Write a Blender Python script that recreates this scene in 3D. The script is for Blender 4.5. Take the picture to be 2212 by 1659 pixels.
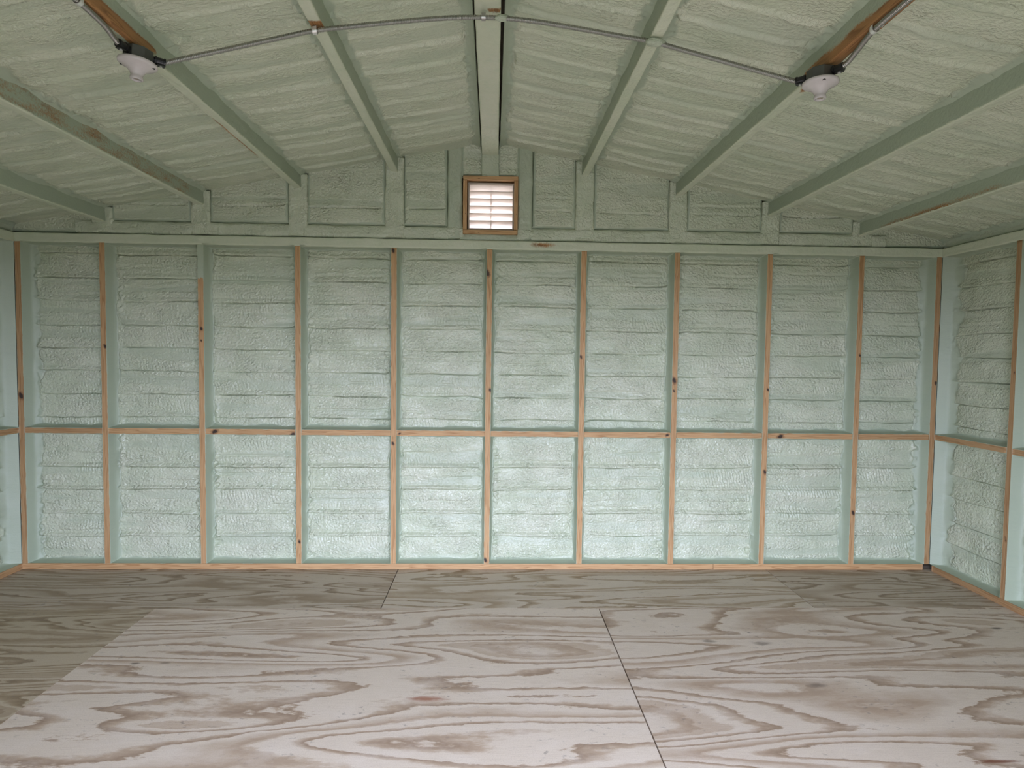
import bpy, math, random
import numpy as np
from mathutils import Matrix, Vector

# ------------------------------------------------------------------ camera, sky, light, exposure
SC = bpy.context.scene
for o in list(bpy.data.objects):
    bpy.data.objects.remove(o, do_unlink=True)
COL = SC.collection
S = 0.6096                      # stud spacing (two feet)
CAM = (0.0262, -3.9682, 1.4045)
YAW, PITCH, ROLL, FPX = 0.0322, -0.046, 0.0119, 1322.8
EXPOSURE = 4.43
SKY_COL, SKY_STR = (0.77, 0.845, 1.12), 1.0
DOOR_W, DOOR_H, DOOR_X, FRONT_Y = 2.3, 1.88, 0.15, -4.2

cam = bpy.data.cameras.new('camera')
cam.sensor_width = 36.0
cam.lens = FPX / 2212.0 * 36.0
cam.clip_start = 0.02
cam_o = bpy.data.objects.new('camera', cam)
COL.objects.link(cam_o)
fw = Vector((math.sin(YAW) * math.cos(PITCH), math.cos(YAW) * math.cos(PITCH), math.sin(PITCH)))
rt = Vector((math.cos(YAW), -math.sin(YAW), 0.0))
up = rt.cross(fw)
rc = rt * math.cos(ROLL) + up * math.sin(ROLL)
uc = up * math.cos(ROLL) - rt * math.sin(ROLL)
m = Matrix((rc, uc, -fw)).transposed().to_4x4()
m.translation = Vector(CAM)
cam_o.matrix_world = m
SC.camera = cam_o

world = bpy.data.worlds.new('sky')
SC.world = world
world.use_nodes = True
bg = world.node_tree.nodes['Background']
bg.inputs[0].default_value = (*SKY_COL, 1)
bg.inputs[1].default_value = SKY_STR

pl = bpy.data.lights.new('doorway_portal', 'AREA')
pl.shape = 'RECTANGLE'
pl.size, pl.size_y = DOOR_W, DOOR_H
pl.cycles.is_portal = True
po = bpy.data.objects.new('doorway_portal', pl)
po.location = (DOOR_X, FRONT_Y - 0.03, DOOR_H / 2)
po.rotation_euler = (math.radians(90), 0, 0)      # faces +Y, into the room
po.rotation_euler = (math.radians(-90), 0, math.radians(180))
COL.objects.link(po)

SC.view_settings.view_transform = 'Standard'
SC.view_settings.look = 'None'
SC.view_settings.exposure = EXPOSURE
SC.view_settings.gamma = 1.0
SC.view_settings.use_curve_mapping = False
SC.cycles.use_denoising = True
SC.cycles.use_adaptive_sampling = True
SC.cycles.adaptive_threshold = 0.02
SC.cycles.max_bounces = 10
SC.cycles.diffuse_bounces = 7
SC.cycles.glossy_bounces = 4
SC.cycles.transmission_bounces = 6
SC.cycles.sample_clamp_indirect = 6.0

# ------------------------------------------------------------------ noise
def _hash(ix, iy, seed):
    h = (ix.astype(np.int64) * 374761393 + iy.astype(np.int64) * 668265263 + seed * 974634777) & 0xFFFFFFFF
    h = ((h ^ (h >> 13)) * 1274126177) & 0xFFFFFFFF
    h = h ^ (h >> 16)
    return (h & 0xFFFF).astype(np.float64) / 65535.0

def perlin(x, y, seed=0):
    x, y = np.broadcast_arrays(np.asarray(x, float), np.asarray(y, float))
    x0, y0 = np.floor(x), np.floor(y)
    fx, fy = x - x0, y - y0
    ix, iy = x0.astype(np.int64), y0.astype(np.int64)
    u = fx * fx * fx * (fx * (fx * 6 - 15) + 10)
    v = fy * fy * fy * (fy * (fy * 6 - 15) + 10)
    def g(a, b, dx, dy):
        t = _hash(ix + a, iy + b, seed) * 2 * np.pi
        return np.cos(t) * dx + np.sin(t) * dy
    n00, n10 = g(0, 0, fx, fy), g(1, 0, fx - 1, fy)
    n01, n11 = g(0, 1, fx, fy - 1), g(1, 1, fx - 1, fy - 1)
    a = n00 + u * (n10 - n00)
    b = n01 + u * (n11 - n01)
    return (a + v * (b - a)) * 1.5

def sstep(a, b, x):
    t = np.clip((x - a) / (b - a), 0, 1)
    return t * t * (3 - 2 * t)

# ------------------------------------------------------------------ mesh helpers
def raw_mesh(name, verts, faces, mat, parent=None, smooth=False, uv=None, attrs=None):
    me = bpy.data.meshes.new(name)
    verts = np.asarray(verts, np.float32).reshape(-1, 3)
    if isinstance(faces, np.ndarray):
        nf, k = faces.shape
        me.vertices.add(len(verts))
        me.vertices.foreach_set('co', verts.ravel())
        me.loops.add(nf * k)
        me.loops.foreach_set('vertex_index', faces.astype(np.int32).ravel())
        me.polygons.add(nf)
        me.polygons.foreach_set('loop_start', np.arange(0, nf * k, k, dtype=np.int32))
        me.update(calc_edges=True)
    else:
        me.from_pydata([tuple(map(float, p)) for p in verts], [], [tuple(f) for f in faces])
        me.update()
    if smooth:
        me.polygons.foreach_set('use_smooth', np.ones(len(me.polygons), bool))
    if uv is not None:
        lay = me.uv_layers.new(name='uv')
        li = np.zeros(len(me.loops), np.int32)
        me.loops.foreach_get('vertex_index', li)
        lay.data.foreach_set('uv', np.asarray(uv, np.float32).reshape(-1, 2)[li].ravel())
    for k, a in (attrs or {}).items():
        at = me.attributes.new(k, 'FLOAT', 'POINT')
        at.data.foreach_set('value', np.asarray(a, np.float32).ravel())
    if mat is not None:
        me.materials.append(mat)
    me.validate()
    ob = bpy.data.objects.new(name, me)
    COL.objects.link(ob)
    if parent is not None:
        ob.parent = parent
    return ob

def grid_faces(nv, nu, wrap=False):
    i = np.arange(nv - 1)[:, None] * nu
    j = np.arange(nu if wrap else nu - 1)[None, :]
    j2 = (j + 1) % nu
    return np.stack([i + j, i + j2, i + nu + j2, i + nu + j], -1).reshape(-1, 4)

def join(parts):
    V, F, n = [], [], 0
    for v, f in parts:
        V += [tuple(p) for p in v]
        F += [tuple(i + n for i in q) for q in f]
        n += len(v)
    return V, F

def box(x0, x1, y0, y1, z0, z1):
    v = [(x0, y0, z0), (x1, y0, z0), (x1, y1, z0), (x0, y1, z0), (x0, y0, z1), (x1, y0, z1), (x1, y1, z1), (x0, y1, z1)]
    f = [(0, 3, 2, 1), (4, 5, 6, 7), (0, 1, 5, 4), (1, 2, 6, 5), (2, 3, 7, 6), (3, 0, 4, 7)]
    return v, f

def structure(o):
    o['kind'] = 'structure'
    return o

def empty(name, loc):
    o = bpy.data.objects.new(name, None)
    o.empty_display_size = 0.05
    o.location = loc
    COL.objects.link(o)
    return o

def tag(o, label, cat, group=None):
    o['label'] = label
    o['category'] = cat
    if group:
        o['group'] = group
    return o

def lathe(prof, n=32):
    V = []
    for r, z in prof:
        for i in range(n):
            a = 2 * math.pi * i / n
            V.append((r * math.cos(a), r * math.sin(a), z))
    F = []
    for k in range(len(prof) - 1):
        for i in range(n):
            j = (i + 1) % n
            F.append((k * n + i, k * n + j, (k + 1) * n + j, (k + 1) * n + i))
    return V, F

# ------------------------------------------------------------------ materials
class Nodes:
    def __init__(self, name):
        self.mat = bpy.data.materials.new(name)
        self.mat.use_nodes = True
        self.nt = self.mat.node_tree
        self.bsdf = self.nt.nodes['Principled BSDF']
        self.out = self.nt.nodes['Material Output']
    def new(self, t, **kw):
        n = self.nt.nodes.new(t)
        for k, v in kw.items():
            setattr(n, k, v)
        return n
    def link(self, a, b):
        self.nt.links.new(a, b)
    def put(self, sock, v):
        if hasattr(v, 'links'):
            self.link(v, sock)
        elif isinstance(v, (tuple, list)):
            sock.default_value = (*v, 1) if len(v) == 3 and sock.type == 'RGBA' else v
        else:
            sock.default_value = v
    def math(self, op, a, b=None, c=None, clamp=False):
        n = self.new('ShaderNodeMath', operation=op, use_clamp=clamp)
        self.put(n.inputs[0], a)
        if b is not None: self.put(n.inputs[1], b)
        if c is not None: self.put(n.inputs[2], c)
        return n.outputs[0]
    def mix(self, f, a, b, mode='MIX'):
        n = self.new('ShaderNodeMix', data_type='RGBA', blend_type=mode)
        self.put(n.inputs['Factor'], f)
        self.put(n.inputs[6], a); self.put(n.inputs[7], b)
        return n.outputs[2]
    def mapping(self, vec, scale=(1, 1, 1), loc=(0, 0, 0)):
        n = self.new('ShaderNodeMapping')
        self.link(vec, n.inputs[0])
        n.inputs['Scale'].default_value = scale
        n.inputs['Location'].default_value = loc
        return n.outputs[0]
    def noise(self, vec, scale, detail=2.0, rough=0.5, dist=0.0):
        n = self.new('ShaderNodeTexNoise')
        self.link(vec, n.inputs['Vector'])
        n.inputs['Scale'].default_value = scale
        n.inputs['Detail'].default_value = detail
        n.inputs['Roughness'].default_value = rough
        n.inputs['Distortion'].default_value = dist
        return n.outputs[0]
    def ramp(self, fac, stops, interp='LINEAR'):
        n = self.new('ShaderNodeValToRGB')
        n.color_ramp.interpolation = interp
        els = n.color_ramp.elements
        while len(els) < len(stops):
            els.new(0.5)
        for e, (p, c) in zip(els, stops):
            e.position = p
            e.color = (*c, 1) if isinstance(c, tuple) else (c, c, c, 1)
        self.put(n.inputs[0], fac)
        return n.outputs[0]
    def attr(self, name):
        return self.new('ShaderNodeAttribute', attribute_name=name).outputs['Fac']
    def maprange(self, v, a, b, c=0.0, d=1.0, smooth=False):
        n = self.new('ShaderNodeMapRange', interpolation_type='SMOOTHSTEP' if smooth else 'LINEAR')
        self.put(n.inputs[0], v)
        for i, x in enumerate((a, b, c, d)):
            n.inputs[1 + i].default_value = x
        return n.outputs[0]
    def bump(self, h, strength, dist, normal=None):
        n = self.new('ShaderNodeBump')
        n.inputs['Strength'].default_value = strength
        n.inputs['Distance'].default_value = dist
        self.put(n.inputs['Height'], h)
        if normal is not None: self.link(normal, n.inputs['Normal'])
        return n.outputs[0]
    def set(self, **kw):
        for k, v in kw.items():
            self.put(self.bsdf.inputs[k.replace('_', ' ')], v)
        return self.mat

OVERSPRAY = (0.335, 0.395, 0.29)
FOAM_A, FOAM_B, FOAM_C = (0.55, 0.59, 0.435), (0.60, 0.62, 0.475), (0.47, 0.55, 0.39)

def foam_color(N, vec):
    big = N.noise(vec, 3.0, 2.0)
    c = N.mix(N.maprange(big, 0.35, 0.65), FOAM_A, FOAM_B)
    mid = N.noise(vec, 22.0, 3.0)
    return N.mix(N.maprange(mid, 0.52, 0.75, 0, 0.45), c, FOAM_C)

def mat_foam(name, sx, sy, bump_str, rough):
    N = Nodes(name)
    tc = N.new('ShaderNodeTexCoord')
    uv = tc.outputs['UV']
    v1 = N.mapping(uv, (sx, sy, 1))
    patch = N.noise(N.mapping(uv, (1, 1.6, 1), (3, 7, 0)), 5.0, 2.0)
    # puffy worm-like skin: smooth lumps parted by thin valleys
    w1 = N.noise(v1, 78.0, 0.0, 0.45, 0.45)
    w2 = N.noise(v1, 150.0, 0.0, 0.5, 0.4)
    b2 = N.maprange(N.math('ABSOLUTE', N.math('SUBTRACT', w2, 0.5)), 0.0, 0.20, 0, 1, True)
    h = N.math('MULTIPLY', N.math('MULTIPLY_ADD', w1, 2.2, N.math('MULTIPLY', b2, 0.30)), N.maprange(patch, 0.35, 0.65, 0.55, 1.25))
    h = N.math('MULTIPLY', h, N.attr('skin'))
    h = N.math('ADD', h, N.math('MULTIPLY', N.noise(uv, 320.0, 1.0), 0.10))
    col = foam_color(N, N.mapping(uv, (1, 1.5, 1)))
    col = N.mix(N.maprange(N.attr('skin'), 0.15, 0.85, 0.75, 0.0), col, OVERSPRAY)      # a thin coat over the timber is greener than the full lift
    nrm = N.bump(h, bump_str, 0.0040)
    return N.set(Base_Color=col, Roughness=N.maprange(N.attr('skin'), 0.2, 0.9, 0.55, rough), Normal=nrm, IOR=1.62)

M_FOAM = mat_foam('spray_foam_wall', 0.85, 1.0, 1.0, 0.22)
M_FOAM_CEIL = mat_foam('spray_foam_ceiling', 0.75, 1.25, 0.8, 0.40)

def mat_lumber(name, light, dark, soft=0.0):
    """Pine framing: grain runs along u; 'cover' puts overspray on it, 'knot' a knot, 'tone' varies the piece."""
    N = Nodes(name)
    tc = N.new('ShaderNodeTexCoord')
    uv = tc.outputs['UV']
    g = N.noise(N.mapping(uv, (0.7, 16, 1)), 2.2, 2.0, 0.5, 0.4)
    t = N.math('FRACT', N.math('MULTIPLY', g, 8.0))
    ring = N.ramp(t, [(0.0, 0.0), (0.5, 0.25), (0.85, 1.0), (1.0, 0.0)])
    fine = N.noise(N.mapping(uv, (3, 160, 1)), 5.0, 3.0)
    col = N.mix(N.math('MULTIPLY', ring, 0.75), light, dark)
    col = N.mix(N.maprange(fine, 0.4, 0.7, 0, 0.35), col, dark)
    col = N.mix(N.math('MULTIPLY', N.attr('tone'), 1.0), col, (0.20, 0.11, 0.05))
    kn = N.attr('knot')
    col = N.mix(N.maprange(kn, 0.25, 0.6, 0, 0.7), col, (0.19, 0.085, 0.035))
    col = N.mix(N.maprange(kn, 0.62, 0.8, 0, 0.95), col, (0.028, 0.014, 0.010))
    cv = N.attr('cover')
    fo = N.mix(N.maprange(N.attr('skin'), 0.2, 0.9, 0.85, 0.0), foam_color(N, tc.outputs['Object']), OVERSPRAY)
    rag = N.noise(tc.outputs['Object'], 120.0, 3.0)
    f = N.maprange(N.math('ADD', cv, N.math('MULTIPLY', N.math('SUBTRACT', rag, 0.5), 0.7)), 0.40 - soft, 0.60 + soft)
    col = N.mix(f, col, fo)
    hb = N.math('ADD', N.math('MULTIPLY', N.math('MULTIPLY', fine, 0.35), N.math('SUBTRACT', 1.0, f)), N.math('MULTIPLY', N.noise(tc.outputs['Object'], 70.0, 3.0), f))
    nrm = N.bump(hb, 0.45, 0.006)
    return N.set(Base_Color=col, Roughness=N.maprange(f, 0, 1, 0.62, 0.42), Normal=nrm)

M_WOOD = mat_lumber('pine_framing', (0.59, 0.37, 0.18), (0.32, 0.15, 0.052))
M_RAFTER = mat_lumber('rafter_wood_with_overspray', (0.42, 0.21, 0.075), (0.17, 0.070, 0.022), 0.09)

def mat_ply(name, pale, tan, dark, seed, scale=1.0, knots=(), dust=0.35):
    N = Nodes(name)
    tc = N.new('ShaderNodeTexCoord')
    uv = tc.outputs['UV']
    base = N.noise(N.mapping(uv, (0.33 * scale, 2.5 * scale, 1), (seed * 1.7, seed * 3.1, 0)), 1.25, 1.5, 0.42, 0.25)
    rag = N.noise(N.mapping(uv, (3.5, 9, 1), (seed, 0, 0)), 4.0, 4.0, 0.6)
    hh = N.math('ADD', N.math('MULTIPLY', base, 13.5), N.math('MULTIPLY', rag, 0.55))
    t = N.math('FRACT', hh)
    # early wood pale, late wood tan that ends sharply at the ring
    c = N.ramp(t, [(0.0, pale), (0.60, pale), (0.74, tan), (0.93, dark), (0.965, tan), (1.0, pale)])
    # broad faces of latewood where the veneer was peeled flat
    t2 = N.math('FRACT', N.math('MULTIPLY', hh, 0.37))
    c = N.mix(N.ramp(t2, [(0.0, 0.0), (0.66, 0.0), (0.78, 0.6), (0.97, 0.75), (1.0, 0.0)]), c, tan)
    fib = N.noise(N.mapping(uv, (2.5, 150, 1)), 4.0, 3.0, 0.6)
    c = N.mix(N.maprange(fib, 0.45, 0.75, 0, 0.30), c, dark)
    sm = N.noise(N.mapping(uv, (1.2, 2.2, 1), (seed, 4, 0)), 3.5, 5.0, 0.65)
    c = N.mix(N.maprange(sm, 0.48, 0.72, 0, dust), c, (0.72, 0.63, 0.545))
    spk = N.noise(N.mapping(uv, (1.0, 1.6, 1), (seed, 9, 0)), 26.0, 3.0, 0.6)
    clu = N.noise(uv, 4.0, 2.0)
    c = N.mix(N.math('MULTIPLY', N.maprange(spk, 0.60, 0.70), N.maprange(clu, 0.46, 0.62, 0, 0.6)), c, (0.20, 0.17, 0.15))
    pit = N.noise(N.mapping(uv, (1, 1.3, 1)), 210.0, 2.0, 0.6)
    c = N.mix(N.maprange(pit, 0.45, 0.7, 0, 0.22), c, dark)
    for (x, y, rx, ry, colr, st) in knots:
        d = N.new('ShaderNodeVectorMath', operation='SUBTRACT')
        N.link(tc.outputs['Object'], d.inputs[0])
        d.inputs[1].default_value = (x, y, 0)
        s = N.new('ShaderNodeVectorMath', operation='MULTIPLY')
        N.link(d.outputs[0], s.inputs[0])
        s.inputs[1].default_value = (1 / rx, 1 / ry, 0)
        L = N.new('ShaderNodeVectorMath', operation='LENGTH')
        N.link(s.outputs[0], L.inputs[0])
        dd = N.math('ADD', L.outputs['Value'], N.math('MULTIPLY', N.math('SUBTRACT', rag, 0.5), 1.6))
        c = N.mix(N.maprange(dd, 0.15, 1.1, st, 0.0, True), c, colr)
    nrm = N.bump(N.math('ADD', fib, N.math('MULTIPLY', t, 0.5)), 0.25, 0.002)
    return N.set(Base_Color=c, Roughness=0.62, Normal=nrm)

def flat_mat(name, col, rough=0.5, metal=0.0, **kw):
    N = Nodes(name)
    tc = N.new('ShaderNodeTexCoord')
    n = N.noise(tc.outputs['Object'], 40.0, 3.0)
    c = N.mix(N.maprange(n, 0.3, 0.7, 0, 0.25), col, tuple(x * 0.7 for x in col))
    return N.set(Base_Color=c, Roughness=rough, Metallic=metal, **kw)

M_PORCELAIN = flat_mat('white_porcelain', (0.60, 0.555, 0.535), 0.25)
M_STEEL = flat_mat('galvanised_steel', (0.42, 0.41, 0.38), 0.34, 1.0)
M_BOX = flat_mat('dark_junction_box', (0.13, 0.135, 0.125), 0.38, 0.7)
M_BLACK = flat_mat('black_fitting', (0.012, 0.012, 0.012), 0.35)
M_STRAP = flat_mat('zinc_strap', (0.75, 0.74, 0.70), 0.35, 0.6)
M_BRASS = flat_mat('socket_contact', (0.75, 0.72, 0.62), 0.25, 1.0)
M_SIDING = flat_mat('outer_siding', (0.35, 0.30, 0.22), 0.8)
M_VENTFRAME = flat_mat('beige_vent_plastic', (0.42, 0.36, 0.29), 0.5)

def mat_slat():
    N = Nodes('translucent_vent_slat')
    tr = N.new('ShaderNodeBsdfTranslucent')
    tr.inputs[0].default_value = (0.95, 0.89, 0.825, 1)
    df = N.new('ShaderNodeBsdfDiffuse')
    df.inputs[0].default_value = (0.80, 0.73, 0.65, 1)
    mx = N.new('ShaderNodeMixShader')
    mx.inputs[0].default_value = 0.38
    N.link(df.outputs[0], mx.inputs[1]); N.link(tr.outputs[0], mx.inputs[2])
    N.link(mx.outputs[0], N.out.inputs[0])
    return N.mat
M_SLAT = mat_slat()

def mat_ground():
    N = Nodes('gravel_and_grass')
    tc = N.new('ShaderNodeTexCoord')
    n = N.noise(tc.outputs['Object'], 1.5, 4.0)
    n2 = N.noise(tc.outputs['Object'], 40.0, 3.0)
    c = N.mix(N.maprange(n, 0.4, 0.6), (0.10, 0.092, 0.07), (0.06, 0.072, 0.035))
    c = N.mix(N.maprange(n2, 0.4, 0.7, 0, 0.4), c, (0.17, 0.155, 0.13))
    return N.set(Base_Color=c, Roughness=0.9)

# ------------------------------------------------------------------ builders
def zr(x):
    """underside of the rafters"""
    return 2.68 - 0.19 * abs(x)

def bar(name, p0, p1, face, w, depth, mat, parent=None, r=0.0015, amp=0.0, step=0.006, cover=None, knots=(), tone=0.0, seed=0, nface=12, w1=None, skin=0.35):
    """A length of lumber from p0 to p1 (middle of its visible face); face = direction the visible face looks.
    cover(l, t) -> overspray 0..1, t = -0.5..0.5 across the face (beyond on the sides); knots = (l, t, size)."""
    p0, p1, n = (np.array(v, float) for v in (p0, p1, face))
    ax = p1 - p0
    L = np.linalg.norm(ax); ax /= L
    n = n - ax * n.dot(ax); n /= np.linalg.norm(n)
    wd = np.cross(ax, n)
    rows = (0.34, 0.25, 0.17, 0.10, 0.06) if depth > 0.19 else (0.25,)
    pts = [(-w / 2, -depth), (-w / 2, -depth * 0.5)] + [(-w / 2, -depth * q) for q in rows]
    for i in range(5):
        a = math.pi * (1 - i / 8.0)
        a = math.pi - i * math.pi / 8
        pts.append((-w / 2 + r + r * math.cos(a), -r + r * math.sin(a)))
    for i in range(1, nface):
        pts.append((-w / 2 + r + (w - 2 * r) * i / nface, 0))
    for i in range(5):
        a = math.pi / 2 - i * math.pi / 8
        pts.append((w / 2 - r + r * math.cos(a), -r + r * math.sin(a)))
    pts += [(w / 2, -depth * q) for q in rows[::-1]] + [(w / 2, -depth * 0.5), (w / 2, -depth)]
    pts = np.array(pts)
    ns = max(2, int(L / step) + 1)
    ls = np.linspace(0, L, ns)
    A, B = np.meshgrid(ls, pts[:, 0], indexing='ij')
    D = np.broadcast_to(pts[:, 1], A.shape).copy()
    if w1 is not None:
        B = B * (1 + (w1 / w - 1) * A / L)
    if amp > 0:
        q = perlin(A * 9, B * 14 + D * 9, seed) * 0.6 + perlin(A * 34, (B + D) * 40, seed + 1) * 0.3 + perlin(A * 90, (B + D) * 90, seed + 2) * 0.14
        D = D + amp * q * (np.abs(D) < depth * 0.9)
        B = B * (1 + amp * 0.9 / w * perlin(A * 7, np.sign(B) * 3 + 0 * A, seed + 3))
    P = p0 + A[..., None] * ax + B[..., None] * wd + D[..., None] * n
    T = np.clip(B / w, -0.5, 0.5) * 1.0
    side = (D < -r - 1e-6)
    T = np.where(side, np.sign(B) * (0.5 - D / w), T)
    cv = np.zeros_like(A) if cover is None else (np.full_like(A, cover) if np.isscalar(cover) else cover(A, T))
    kn = np.zeros_like(A)
    for (kl, kt, ks) in knots:
        dd = np.hypot((A - kl) / (ks * 0.62), ((T - kt) * w + 0.25 * (A - kl)) / (ks * 0.42)) * (1 + 0.25 * perlin(A * 90, T * 4, seed + 77))
        kn = np.maximum(kn, 1.15 - 0.45 * dd)
    off = (seed * 7.31) % 50
    uv = np.stack([A + off, B + D * 0.7 + off * 0.37], -1)
    f = grid_faces(*A.shape)
    nu = A.shape[1]
    V = P.reshape(-1, 3)
    # ends and back closed with extra vertices
    o = raw_mesh(name, V, f, mat, parent, smooth=True, uv=uv.reshape(-1, 2),
                 attrs=dict(cover=cv, knot=kn, tone=np.full(A.shape, tone), skin=np.full(A.shape, skin) if mat is not M_RAFTER else np.where(np.abs(T) <= 0.5, 0.9, 0.2)))  # rafters and top plates: paler face, darker sides, light and shade painted into the coat
    import bmesh
    bm = bmesh.new(); bm.from_mesh(o.data)
    bm.verts.ensure_lookup_table()
    last = (ns - 1) * nu
    for a, b in ((0, nu), (last, last + nu)):
        try: bm.faces.new([bm.verts[i] for i in range(a, b)])
        except ValueError: pass
    bm.normal_update(); bm.to_mesh(o.data); bm.free()
    return o

def edge_profile(d, recess, top, d0, d1, bead):
    """height of foam climbing on a framing member at distance d from it"""
    a = np.where(d < d0, top + (-(recess * 0.72) - top) * (d / d0), 0)
    t = np.clip((d - d0) / np.maximum(d1 - d0, 1e-4), 0, 1)
    b = -(recess * 0.72) - recess * 0.28 * (1 - (1 - t) ** 2)
    return np.where(d < d0, a, b) + bead

def foam_panel(name, parent, mat, origin, ud, vd, nd, W, H, seed, step=0.0045, recess=0.085, top=-0.004, creases=(),
               edges=((0.010, 0.045), (0.010, 0.045), (0.03, 0.05), (0.012, 0.04)), wr=1.0, bead=0.0, crack=1.0, htop=None, lump=1.0, ripple=1.0, vstep=None, gap=0.0):
    """One bay of sprayed foam, u across and v along; edges = (u=0, u=W, v=0, v=H), each (steep, fillet) widths."""
    o3, ud, vd, nd = (np.array(q, float) for q in (origin, ud, vd, nd))
    ins = np.array([0, 0.0015, 0.004, 0.007])
    def axis(L, st):
        mid = np.linspace(0.0105, L - 0.0105, max(3, int((L - 0.021) / st)))
        return np.concatenate([ins, mid, (L - ins)[::-1]])
    us, vs = axis(W, step), axis(H, vstep or step * 1.15)
    fine = np.array([-0.009, -0.006, -0.004, -0.0027, -0.0015, -0.0005, 0.0005, 0.0015, 0.0027, 0.004, 0.006, 0.009])
    creases = [c for c in creases if 0.02 < c < H - 0.02]
    if step < 0.012:
        for vc in creases:
            vs = vs[np.abs(vs - vc) > 0.0105]
            vs = np.concatenate([vs, vc + fine])
        vs = np.sort(vs)
    U, V0 = np.meshgrid(us, vs)
    Hh = np.full_like(U, H)
    if htop is not None:
        Hh = htop(U)
        V0 = V0 / H * Hh
    rnd = random.Random(seed)
    s = seed * 31
    # the pass lines wander a little: rows of the grid follow them
    V = V0.copy()
    ends = []
    for ci, vc in enumerate(creases):
        wob = 0.0075 * perlin(U * 3.2 + ci * 9, 0.5 + 0 * U, s + 3) + 0.0022 * perlin(U * 19, ci + 0.3 + 0 * U, s + 4)
        if rnd.random() < 0.55:
            wob = wob + rnd.choice((-1, 1)) * 0.014 * np.exp(-(U / 0.035) ** 2)
        if rnd.random() < 0.55:
            wob = wob + rnd.choice((-1, 1)) * 0.014 * np.exp(-((W - U) / 0.035) ** 2)
        V = V + wob * np.exp(-((V0 - vc) / 0.04) ** 2)
    f = -recess + 0.006 * perlin(U * 4, V * 4, s) + 0.004 * perlin(U * 11, V * 14, s + 1)
    f = f + 0.007 * np.sin(np.pi * np.clip(U / W, 0, 1))
    for ci, vc in enumerate(creases):
        amp = crack * rnd.uniform(0.75, 1.15)
        m0, m1 = rnd.uniform(0.005, 0.07), rnd.uniform(0.005, 0.07)
        dv = V0 - vc
        pres = sstep(m0 - 0.03, m0 + 0.02, U) * sstep(m1 - 0.03, m1 + 0.02, W - U)
        pr2 = 0.30 + 0.70 * sstep(-0.35, 0.1, perlin(U * 4 + 4, ci * 3.3 + 0 * U, s + 5))
        st = np.where(dv > 0, 0.0075 * np.exp(-dv / 0.055), -0.0060 * np.exp(dv / 0.035))
        groove = -0.021 * np.exp(-(dv / 0.0026) ** 2) * pr2
        bd = bead * (0.011 * np.exp(-((dv - 0.012) / 0.0095) ** 2) - 0.004 * np.exp(-((dv - 0.033) / 0.006) ** 2))
        f = f + amp * pres * (st + groove + bd)
        if rnd.random() < 0.8 * ripple:      # a fainter pass line in between
            dm = V - (vc + rnd.uniform(0.04, 0.11) + 0.008 * perlin(U * 6, ci + 0 * U, s + 33))
            f = f + min(1, crack * 1.2) * pres * (-0.0095 * np.exp(-(dm / 0.0055) ** 2) + 0.0050 * np.exp(-((dm - 0.013) / 0.011) ** 2)) * sstep(-0.1, 0.2, perlin(U * 4, ci + 7.7 + 0 * U, s + 6))
    du = np.minimum(U, W - U)
    # wrinkled skin in patches
    mask = 0.35 + 0.65 * sstep(-0.28, 0.32, perlin(U * 5, V * 8, s + 7))
    wu, wv = U + 0.012 * perlin(U * 30, V * 30, s + 8), V + 0.012 * perlin(U * 30 + 9, V * 30, s + 9)
    worm = lambda q: 0.5 - np.sqrt(q * q + 0.016)
    wrn = worm(perlin(wu * 34, wv * 42, s + 12)) * 0.0034 + worm(perlin(wu * 60, wv * 66, s + 10)) * 0.0016
    # smooth strips left by a pass of the gun
    strip = sstep(0.12, 0.4, perlin(V * 11 + 7, U * 0.9, s + 50))
    mask = mask * (1 - 0.75 * strip)
    f = f - 0.004 * strip * min(1, wr) * (0.3 if crack < 0.8 else 1.0)
    f = f - wr * mask * wrn
    # rows of short upright ribs where the gun swept sideways
    row = sstep(0.18, 0.42, perlin(V * 13 + 3, U * 1.2, s + 11)) * sstep(-0.1, 0.2, perlin(U * 3, V * 3, s + 14))
    f = f + ripple * row * 0.0026 * np.sin(2 * np.pi * (U + 0.25 * V + 0.01 * perlin(U * 18, V * 25, s + 13)) / 0.019)
    # bubbles along the studs
    bl = (0.42 - np.abs(perlin(U * 24, V * 21, s + 15))) * 0.020 * np.exp(-((du - 0.035) / 0.022) ** 2) * sstep(-0.1, 0.35, perlin(V * 4, np.sign(U - W / 2) * 5.5, s + 16))
    f = f + lump * bl
    out = f
    skin = 1 - 0.45 * strip
    for k, d in enumerate((U, W - U, V, Hh - V)):
        e = edges[k]
        if e is None: continue
        along = V if k < 2 else U
        j = 1 + 0.60 * perlin(along * 7, k * 3.1 + 0 * U, s + 20 + k) + 0.2 * perlin(along * 26, k * 3.1 + 0 * U, s + 26 + k)
        d1 = e[1] * j
        ep = edge_profile(d, recess, top, e[0] * (0.8 + 0.2 * j), d1, 0.0) - 0.08 * sstep(0.7, 1.6, d / d1)
        kk = 0.006
        hmx = np.clip(0.5 + 0.5 * (ep - out) / kk, 0, 1)
        out = out * (1 - hmx) + ep * hmx + kk * hmx * (1 - hmx) * (d > 0.004)
        skin = np.minimum(skin, sstep(0.75, 1.1, d / d1) * 0.92 + 0.08)
        if gap:
            out = out - gap * np.exp(-(d / 0.006) ** 2) * (0.6 + 0.4 * j)
        elif k < 2 and lump:      # the tongue of foam on the stud ends in a crease
            pr = sstep(0.0, 0.3, perlin(along * 4, k * 5.1 + 0 * U, s + 40 + k))
            out = out - 0.011 * lump * pr * np.exp(-((d - d1 * 0.98) / 0.0032) ** 2)
    P = o3 + U[..., None] * ud + V[..., None] * vd + out[..., None] * nd
    uv = np.stack([U + rnd.uniform(0, 30), V + rnd.uniform(0, 30)], -1)
    fc = grid_faces(*U.shape)
    if np.dot(np.cross(ud, vd), nd) < 0:
        fc = fc[:, ::-1].copy()
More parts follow.
